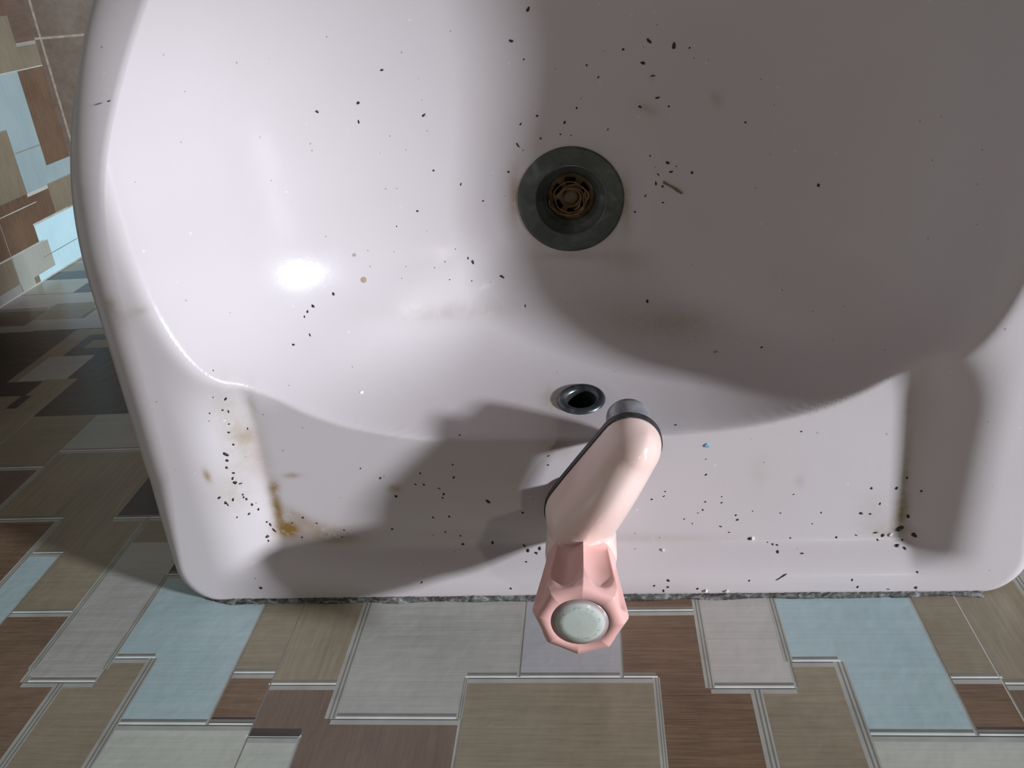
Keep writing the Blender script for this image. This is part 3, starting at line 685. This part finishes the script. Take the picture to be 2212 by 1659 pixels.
for i, (x, y, r_, el, g_, lb) in enumerate([[-0.1933, 0.126, 0.00085, 0, 1, "large black speck at the top of the dotted column on the left rim"], [-0.1962, 0.1198, 0.00057, 0, 1, ""], [-0.1942, 0.1178, 0.00067, 0, 1, ""], [-0.2018, 0.12, 0.00048, 0, 1, ""], [-0.2031, 0.1155, 0.00038, 0, 1, ""], [-0.1956, 0.1104, 0.00058, 0, 1, ""], [-0.1967, 0.1057, 0.00068, 0, 1, ""], [-0.1961, 0.098, 0.00068, 0, 1, ""], [-0.2001, 0.0941, 0.00127, 0, 1, "largest black dirt lump in the dotted column on the left rim slope"], [-0.2001, 0.0901, 0.00088, 0, 1, ""], [-0.2011, 0.0862, 0.00088, 0, 1, ""], [-0.1989, 0.0819, 0.00079, 0, 1, ""], [-0.1997, 0.0789, 0.00079, 0, 1, ""], [-0.1992, 0.0759, 0.00109, 0, 1, ""], [-0.1971, 0.0744, 0.0007, 0, 1, ""], [-0.1972, 0.0675, 0.0006, 0, 1, ""], [-0.1971, 0.0656, 0.0007, 0, 1, ""], [-0.1961, 0.0639, 0.0008, 0, 1, ""], [-0.2018, 0.0663, 0.0008, 0, 1, ""], [-0.2054, 0.0656, 0.0009, 0, 1, ""], [-0.2046, 0.064, 0.0006, 0, 1, ""], [-0.1944, 0.0596, 0.00081, 0, 1, ""], [-0.1922, 0.0552, 0.00081, 0, 1, ""], [-0.1966, 0.0545, 0.00081, 0, 1, ""], [-0.202, 0.0549, 0.00051, 0, 1, ""], [-0.1899, 0.0456, 0.00062, 0, 1, ""], [-0.1886, 0.0427, 0.00113, 1, 1, ""], [-0.1874, 0.0387, 0.00114, 1, 1, ""], [-0.1911, 0.0365, 0.00114, 0, 1, ""], [-0.1911, 0.0337, 0.00073, 0, 1, ""], [-0.2076, 0.0697, 0.0008, 0, 1, ""], [-0.1957, 0.1426, 0.00037, 0, 5, ""], [-0.1979, 0.1289, 0.00038, 0, 1, ""], [-0.189, 0.1043, 0.00068, 1, 1, ""], [-0.1695, 0.0462, 0.00071, 0, 2, ""], [-0.1763, 0.0429, 0.00051, 0, 2, ""], [-0.1623, 0.0423, 0.00051, 0, 2, ""], [-0.1219, 0.0704, 0.00058, 0, 2, ""], [-0.132, 0.0767, 0.00038, 0, 2, ""], [-0.115, 0.0587, 0.00087, 0, 2, "black speck on the small round brown stain on the left shelf"], [-0.1724, 0.0331, 0.00062, 0, 2, ""], [-0.1493, 0.0328, 0.00051, 0, 2, ""], [-0.1474, 0.0374, 0.0005, 0, 2, ""], [-0.0922, 0.2115, 0.00062, 0, 5, ""], [-0.0779, 0.2017, 0.00062, 0, 5, ""], [-0.05, 0.2063, 0.00062, 0, 5, ""], [-0.0661, 0.1907, 0.00063, 0, 5, ""], [-0.1038, 0.1894, 0.00073, 0, 5, ""], [-0.0777, 0.1582, 0.00063, 0, 5, ""], [-0.0751, 0.155, 0.00127, 1, 5, "larger of two touching black specks in the bowl left of the drain, nearer the tap"], [-0.0588, 0.1441, 0.00107, 0, 5, "black speck in the bowl just below left of the drain flange"], [-0.1514, 0.1534, 0.00092, 0, 5, ""], [-0.161, 0.1503, 0.00111, 0, 5, "largest of the slanting line of black specks by the bright glare in the bowl"], [-0.1634, 0.1486, 0.00081, 0, 5, ""], [-0.1647, 0.1467, 0.0006, 0, 5, ""], [-0.1684, 0.1365, 0.00079, 0, 5, ""], [-0.1616, 0.1377, 0.0007, 0, 5, ""], [-0.1162, 0.1824, 0.00042, 0, 5, ""], [-0.091, 0.1581, 0.00042, 0, 5, ""], [-0.0972, 0.1558, 0.00032, 0, 5, ""], [-0.0768, 0.1439, 0.00043, 0, 5, ""], [-0.0845, 0.1644, 0.00032, 0, 5, ""], [-0.0453, 0.1271, 0.00064, 0, 7, ""], [-0.0893, 0.1471, 0.00042, 0, 5, ""], [-0.1157, 0.1531, 0.00031, 0, 5, ""], [-0.0312, 0.2932, 0.00136, 1, 6, "long grey brown speck at the far edge of the photo, beyond the drain"], [-0.0417, 0.278, 0.00099, 0, 5, ""], [-0.036, 0.268, 0.0005, 0, 6, ""], [0.0301, 0.2729, 0.00119, 0, 6, ""], [0.043, 0.2699, 0.00168, 1, 6, "largest black dirt lump in the bowl beyond the drain, right end of its row"], [0.0168, 0.2693, 0.00079, 0, 6, ""], [0.0509, 0.268, 0.00059, 0, 6, ""], [0.0269, 0.2617, 0.0013, 1, 6, "upright bar shaped black speck in the bowl beyond the drain"], [-0.0027, 0.2624, 0.0006, 0, 6, ""], [0.0034, 0.2557, 0.0006, 0, 6, ""], [0.0323, 0.2546, 0.0009, 1, 6, ""], [-0.0091, 0.2398, 0.00071, 0, 6, ""], [-0.0162, 0.2323, 0.00092, 0, 6, ""], [0.0256, 0.2383, 0.00081, 0, 6, ""], [0.0411, 0.2378, 0.00061, 0, 6, ""], [0.0351, 0.2428, 0.00091, 0, 6, ""], [-0.0407, 0.2332, 0.00082, 1, 6, ""], [-0.0303, 0.224, 0.00072, 0, 6, ""], [-0.0434, 0.2211, 0.00103, 1, 7, "oblong black speck touching the upper left of the drain flange"], [-0.019, 0.2256, 0.00051, 0, 6, ""], [-0.0131, 0.2246, 0.00041, 0, 6, ""], [0.0078, 0.2268, 0.00051, 0, 6, ""], [0.0811, 0.2281, 0.00061, 0, 6, ""], [0.0405, 0.2066, 0.00124, 1, 7, "crescent shaped black speck above the brown twig"], [0.0428, 0.2014, 0.00103, 1, 7, ""], [0.0455, 0.2044, 0.00041, 0, 7, ""], [0.054, 0.2007, 0.00083, 0, 7, "square black speck right of the brown twig"], [0.0354, 0.2, 0.00062, 0, 7, ""], [0.0341, 0.1951, 0.00104, 1, 7, ""], [0.0379, 0.1931, 0.00083, 0, 7, ""], [0.0381, 0.1837, 0.00063, 0, 7, ""], [0.022, 0.1785, 0.00063, 0, 7, ""], [0.031, 0.2107, 0.00052, 0, 7, ""], [0.0281, 0.1877, 0.00063, 0, 7, ""], [-0.0501, 0.2063, 0.00062, 0, 5, ""], [-0.0407, 0.218, 0.00041, 0, 7, ""], [-0.1107, 0.2694, 0.00082, 0, 5, ""], [-0.146, 0.2521, 0.00082, 0, 5, ""], [-0.1257, 0.2537, 0.0009, 0, 5, ""], [-0.1274, 0.2436, 0.00074, 0, 5, ""], [-0.0932, 0.2431, 0.00111, 1, 5, "oblong black speck in the left half of the bowl, level with others in a row"], [0.1175, 0.1963, 0.001, 0, 7, "lone black speck in the shaded right half of the bowl, far from the drain"], [0.028, 0.1269, 0.00106, 0, 7, "lone black speck in the bowl between the drain and the tap nozzle"], [0.0878, 0.1137, 0.00067, 0, 7, ""], [-0.0313, 0.237, 0.00068, 0, 6, ""], [-0.2119, 0.2751, 0.00059, 0, 5, ""], [-0.122, 0.0703, 0.00065, 0, 2, ""], [-0.0997, 0.0727, 0.00064, 0, 2, ""], [-0.0817, 0.0697, 0.00074, 0, 2, ""], [-0.1032, 0.0659, 0.00054, 0, 2, ""], [-0.0986, 0.0655, 0.00065, 0, 2, ""], [-0.0905, 0.063, 0.00054, 0, 2, ""], [-0.0884, 0.0592, 0.00076, 0, 2, ""], [-0.0892, 0.057, 0.00065, 0, 2, ""], [-0.0959, 0.0445, 0.00066, 0, 2, ""], [-0.0869, 0.0449, 0.00066, 0, 2, ""], [-0.1199, 0.0375, 0.00067, 0, 2, ""], [-0.0901, 0.0349, 0.00055, 0, 2, ""], [-0.0818, 0.0321, 0.00055, 0, 2, ""], [-0.081, 0.0267, 0.00089, 0, 2, ""], [-0.097, 0.033, 0.00033, 0, 2, ""], [-0.0643, 0.0273, 0.00089, 0, 2, ""], [-0.0461, 0.0465, 0.00065, 0, 2, ""], [-0.0466, 0.0253, 0.00077, 0, 2, ""], [-0.0446, 0.0234, 0.00099, 0, 2, ""], [-0.0399, 0.0224, 0.00088, 0, 2, ""], [-0.038, 0.0241, 0.00099, 0, 2, ""], [-0.0456, 0.0195, 0.00055, 0, 2, ""], [-0.1963, 0.0099, 0.00095, 0, 0, "lone black speck at the left end of the back lip"], [-0.1038, 0.0118, 0.00056, 0, 0, ""], [-0.0544, 0.0075, 0.00066, 0, 0, ""], [-0.132, 0.0766, 0.00043, 0, 2, ""], [-0.0814, 0.0775, 0.00053, 0, 2, ""], [-0.0649, 0.0544, 0.00151, 1, 2, "long wavy black speck on the shelf, left of the tap pillar"], [-0.0767, 0.093, 0.00052, 0, 2, ""], [-0.03, 0.0812, 0.00052, 0, 2, ""], [-0.0304, 0.0757, 0.00052, 0, 2, ""], [0.0989, 0.0913, 0.00055, 0, 4, ""], [0.0518, 0.0674, 0.00064, 0, 4, ""], [0.0516, 0.0767, 0.00036, 0, 4, ""], [0.0236, 0.0531, 0.00056, 0, 4, ""], [0.0299, 0.0548, 0.00047, 0, 4, ""], [0.0307, 0.0577, 0.00046, 0, 4, ""], [0.0517, 0.0508, 0.00056, 0, 4, ""], [0.0602, 0.0501, 0.00056, 0, 4, ""], [0.0602, 0.0538, 0.00037, 0, 4, ""], [0.0504, 0.0458, 0.00057, 0, 4, ""], [0.0479, 0.0439, 0.00038, 0, 4, ""], [0.0678, 0.042, 0.00057, 0, 4, ""], [0.0688, 0.0392, 0.00076, 0, 4, ""], [0.0407, 0.0403, 0.00047, 0, 4, ""], [0.0645, 0.0312, 0.00048, 0, 4, ""], [0.045, 0.0373, 0.00038, 0, 4, ""], [0.0601, 0.0351, 0.00057, 0, 4, ""], [0.0751, 0.027, 0.00078, 0, 4, ""], [0.0765, 0.0444, 0.00038, 0, 4, ""], [0.091, 0.0428, 0.00048, 0, 4, ""], [0.1119, 0.0426, 0.00048, 0, 4, ""], [0.1078, 0.0358, 0.00039, 0, 4, ""], [0.0971, 0.0542, 0.00038, 0, 4, ""], [0.0969, 0.0271, 0.00049, 0, 4, ""], [0.1209, 0.0269, 0.00069, 0, 4, ""], [0.0897, 0.0215, 0.00088, 0, 4, ""], [0.0897, 0.0239, 0.00058, 0, 4, ""], [0.0876, 0.0242, 0.00058, 0, 4, ""], [0.1023, 0.0209, 0.00068, 0, 4, ""], [0.0847, 0.025, 0.00039, 0, 4, ""], [0.0902, 0.0121, 0.00126, 2, 0, "thin black splinter lying slantwise on the back lip right of the tap"], [0.0311, 0.0111, 0.00086, 0, 0, ""], [0.0235, 0.0083, 0.00058, 0, 0, ""], [0.0308, 0.0074, 0.00067, 0, 0, ""], [0.0285, 0.0049, 0.00067, 0, 0, ""], [0.0464, 0.0059, 0.00068, 0, 0, ""], [0.0736, 0.0106, 0.00058, 0, 0, ""], [0.1297, 0.0059, 0.0007, 0, 0, ""], [0.1266, 0.0103, 0.00059, 0, 0, ""], [0.1594, 0.0051, 0.00081, 0, 0, ""], [0.1454, 0.0042, 0.0005, 0, 0, ""], [0.1596, 0.0137, 0.0006, 0, 0, ""], [0.1533, 0.0626, 0.00077, 0, 3, ""], [0.1488, 0.0565, 0.00087, 0, 3, ""], [0.1602, 0.0563, 0.00068, 0, 3, ""], [0.1362, 0.0569, 0.00067, 0, 3, ""], [0.1414, 0.0473, 0.00059, 0, 3, ""], [0.1325, 0.0416, 0.00088, 0, 3, ""], [0.137, 0.0412, 0.00069, 0, 3, ""], [0.1561, 0.0396, 0.00109, 0, 3, ""], [0.1529, 0.0318, 0.0017, 0, 3, "largest black dirt lump in the right shelf corner, at the foot of the olive stain"], [0.1598, 0.0292, 0.0014, 0, 3, "round black dirt lump rightmost in the stained right shelf corner"], [0.1408, 0.0294, 0.0008, 0, 3, ""], [0.1446, 0.0275, 0.001, 0, 3, ""], [0.1517, 0.023, 0.0012, 0, 3, ""], [0.1552, 0.0221, 0.0009, 0, 3, ""], [0.142, 0.0253, 0.0006, 0, 3, ""], [0.1546, 0.0251, 0.0006, 0, 3, ""], [0.131, 0.0279, 0.0005, 0, 3, ""], [0.0369, 0.0932, 0.00054, 0, 7, ""]]):
    o = proto.copy(); o.data = RM[i % 6] if el == 0 else (EM[i % 4] if el == 1 else NM[0]); C.objects.link(o)
    s = max(r_*0.90, 0.00030)*(1.0 if el == 0 else 0.72); o.scale = (s, s, s)
    on_basin(o, x, y, s*0.1, 0.55 if el == 2 else None)
    tag(o, lb or GR[g_][1], 'dirt speck', GR[g_][0])
# twig
tw = [(0.0382, 0.1957), (0.0405, 0.1942), (0.0434, 0.1926), (0.0460, 0.1908), (0.0486, 0.1890)]
V, F = tube([(x, y, Z0+float(hz(x-CX, y))+0.0006) for x, y in tw], [0.0007, 0.0005, 0.0006, 0.0008, 0.0004], 8)
tag(fix_normals(mesh_obj('twig', V, F, mat_plain('dry_twig', (0.20, 0.13, 0.07), 0.7, var=0.4, scale=500))), 'short brown dry twig lying in the bowl right of the drain', 'twig')
def flake(name, x, y, r_, col, label, cat, seed, group=None, flat=0.25):
    q_ = random.Random(seed); V = []; n = 9
    for k in range(n):
        a = 2*math.pi*k/n; rr = r_*q_.uniform(0.45, 1.1); V.append((rr*math.cos(a), rr*0.75*math.sin(a), 0))
    V2 = V+[(a*0.85, b*0.85, r_*flat) for a, b, c in V]
    F = [tuple(range(n))[::-1], tuple(range(n, 2*n))]+[(k, (k+1) % n, n+(k+1) % n, n+k) for k in range(n)]
    o = mesh_obj(name, V2, F, mat_plain(name+'_material_%d' % seed, col, 0.5, var=0.1), None, False)
    on_basin(o, x, y, 0.0001); tag(o, label, cat, group); return o
flake('paint_flake', 0.0520, 0.0848, 0.0019, (0.16, 0.36, 0.52), 'small blue paint flake on the shelf right of the nozzle', 'flake', 1)
flake('paint_flake', 0.0638, 0.1085, 0.0013, (0.12, 0.26, 0.40), 'tiny dark blue flake on the steep back wall of the bowl', 'flake', 2)
flake('crumb', 0.0771, 0.0271, 0.0015, (0.78, 0.74, 0.72), 'white crumb on the shelf right of the tap, beside dark grains', 'crumb', 3, flat=.6)
flake('crumb', 0.0292, 0.0226, 0.0012, (0.78, 0.68, 0.66), 'white crumb at the foot of the back lip, closest to the tap', 'crumb', 4, flat=.6)
flake('crumb', 0.1488, 0.0280, 0.0012, (0.70, 0.68, 0.62), 'white crumb among black specks in the right shelf corner', 'crumb', 5, flat=.5)
flake('crumb', -0.1324, 0.1092, 0.0016, (0.80, 0.82, 0.84), 'pale chip stuck high on the back wall of the bowl, left side', 'crumb', 6, flat=.15)
flake('crumb', 0.0510, 0.0045, 0.0014, (0.72, 0.68, 0.62), 'white crumb on the back edge by the sealant, right of the tap', 'crumb', 7, flat=.6)
flake('crumb', 0.0620, 0.0042, 0.0013, (0.60, 0.56, 0.50), 'beige crumb lying on the sealant right of the tap', 'crumb', 8, flat=.6)
def drop(x, y, r_, label, col):
    V, F = lathe([(1.0, 0), (0.97, 0.2), (0.8, 0.42), (0.5, 0.55), (0.2, 0.6), (0.001, 0.61)], 32)
    t = NT('water_drop'); t.setb(Roughness=0.05); t.b.inputs['Base Color'].default_value = (*col, 1)
    t.b.inputs['Transmission Weight'].default_value = 0.9; t.b.inputs['IOR'].default_value = 1.33
    o = mesh_obj('water_drop', [(a*r_, b*r_, c*r_) for a, b, c in V], F, t.m); on_basin(o, x, y, 0.00005)
    tag(o, label, 'water drop')
drop(-0.1359, 0.1565, 0.0017, 'amber tinted water drop in the bowl left of the drain', (0.95, 0.72, 0.5))
drop(-0.1398, 0.1710, 0.0011, 'tiny clear water drop above the amber drop in the bowl', (0.95, 0.9, 0.85))
# tangle of brown hair in the drain
hr = random.Random(9); V, F = [], []
for k in range(7):
    rr = hr.uniform(0.0055, 0.0115); cx_, cy_ = hr.uniform(-.002, .002), hr.uniform(-.0015, .0015); a0 = hr.random()*6.28; span = hr.uniform(3.6, 6.2)
    zz = hr.uniform(-0.0068, -0.0048)
    pts = [(CX+cx_+rr*math.cos(a0+span*i/40)*(1+.06*math.sin(i*.5)), DY+cy_+rr*0.93*math.sin(a0+span*i/40), Z0+DZ+zz+0.0008*math.sin(i*.35+k)) for i in range(41)]
    v1, f1 = tube(pts, 0.00042, 6); b = len(V); V += v1; F += [tuple(q_+b for q_ in f) for f in f1]
tag(fix_normals(mesh_obj('hair_tangle', V, F, mat_plain('brown_hair', (0.16, 0.085, 0.03), 0.5, var=0.4, scale=400))), 'loops of brown hair tangled over the drain strainer', 'hair', None, 'stuff')
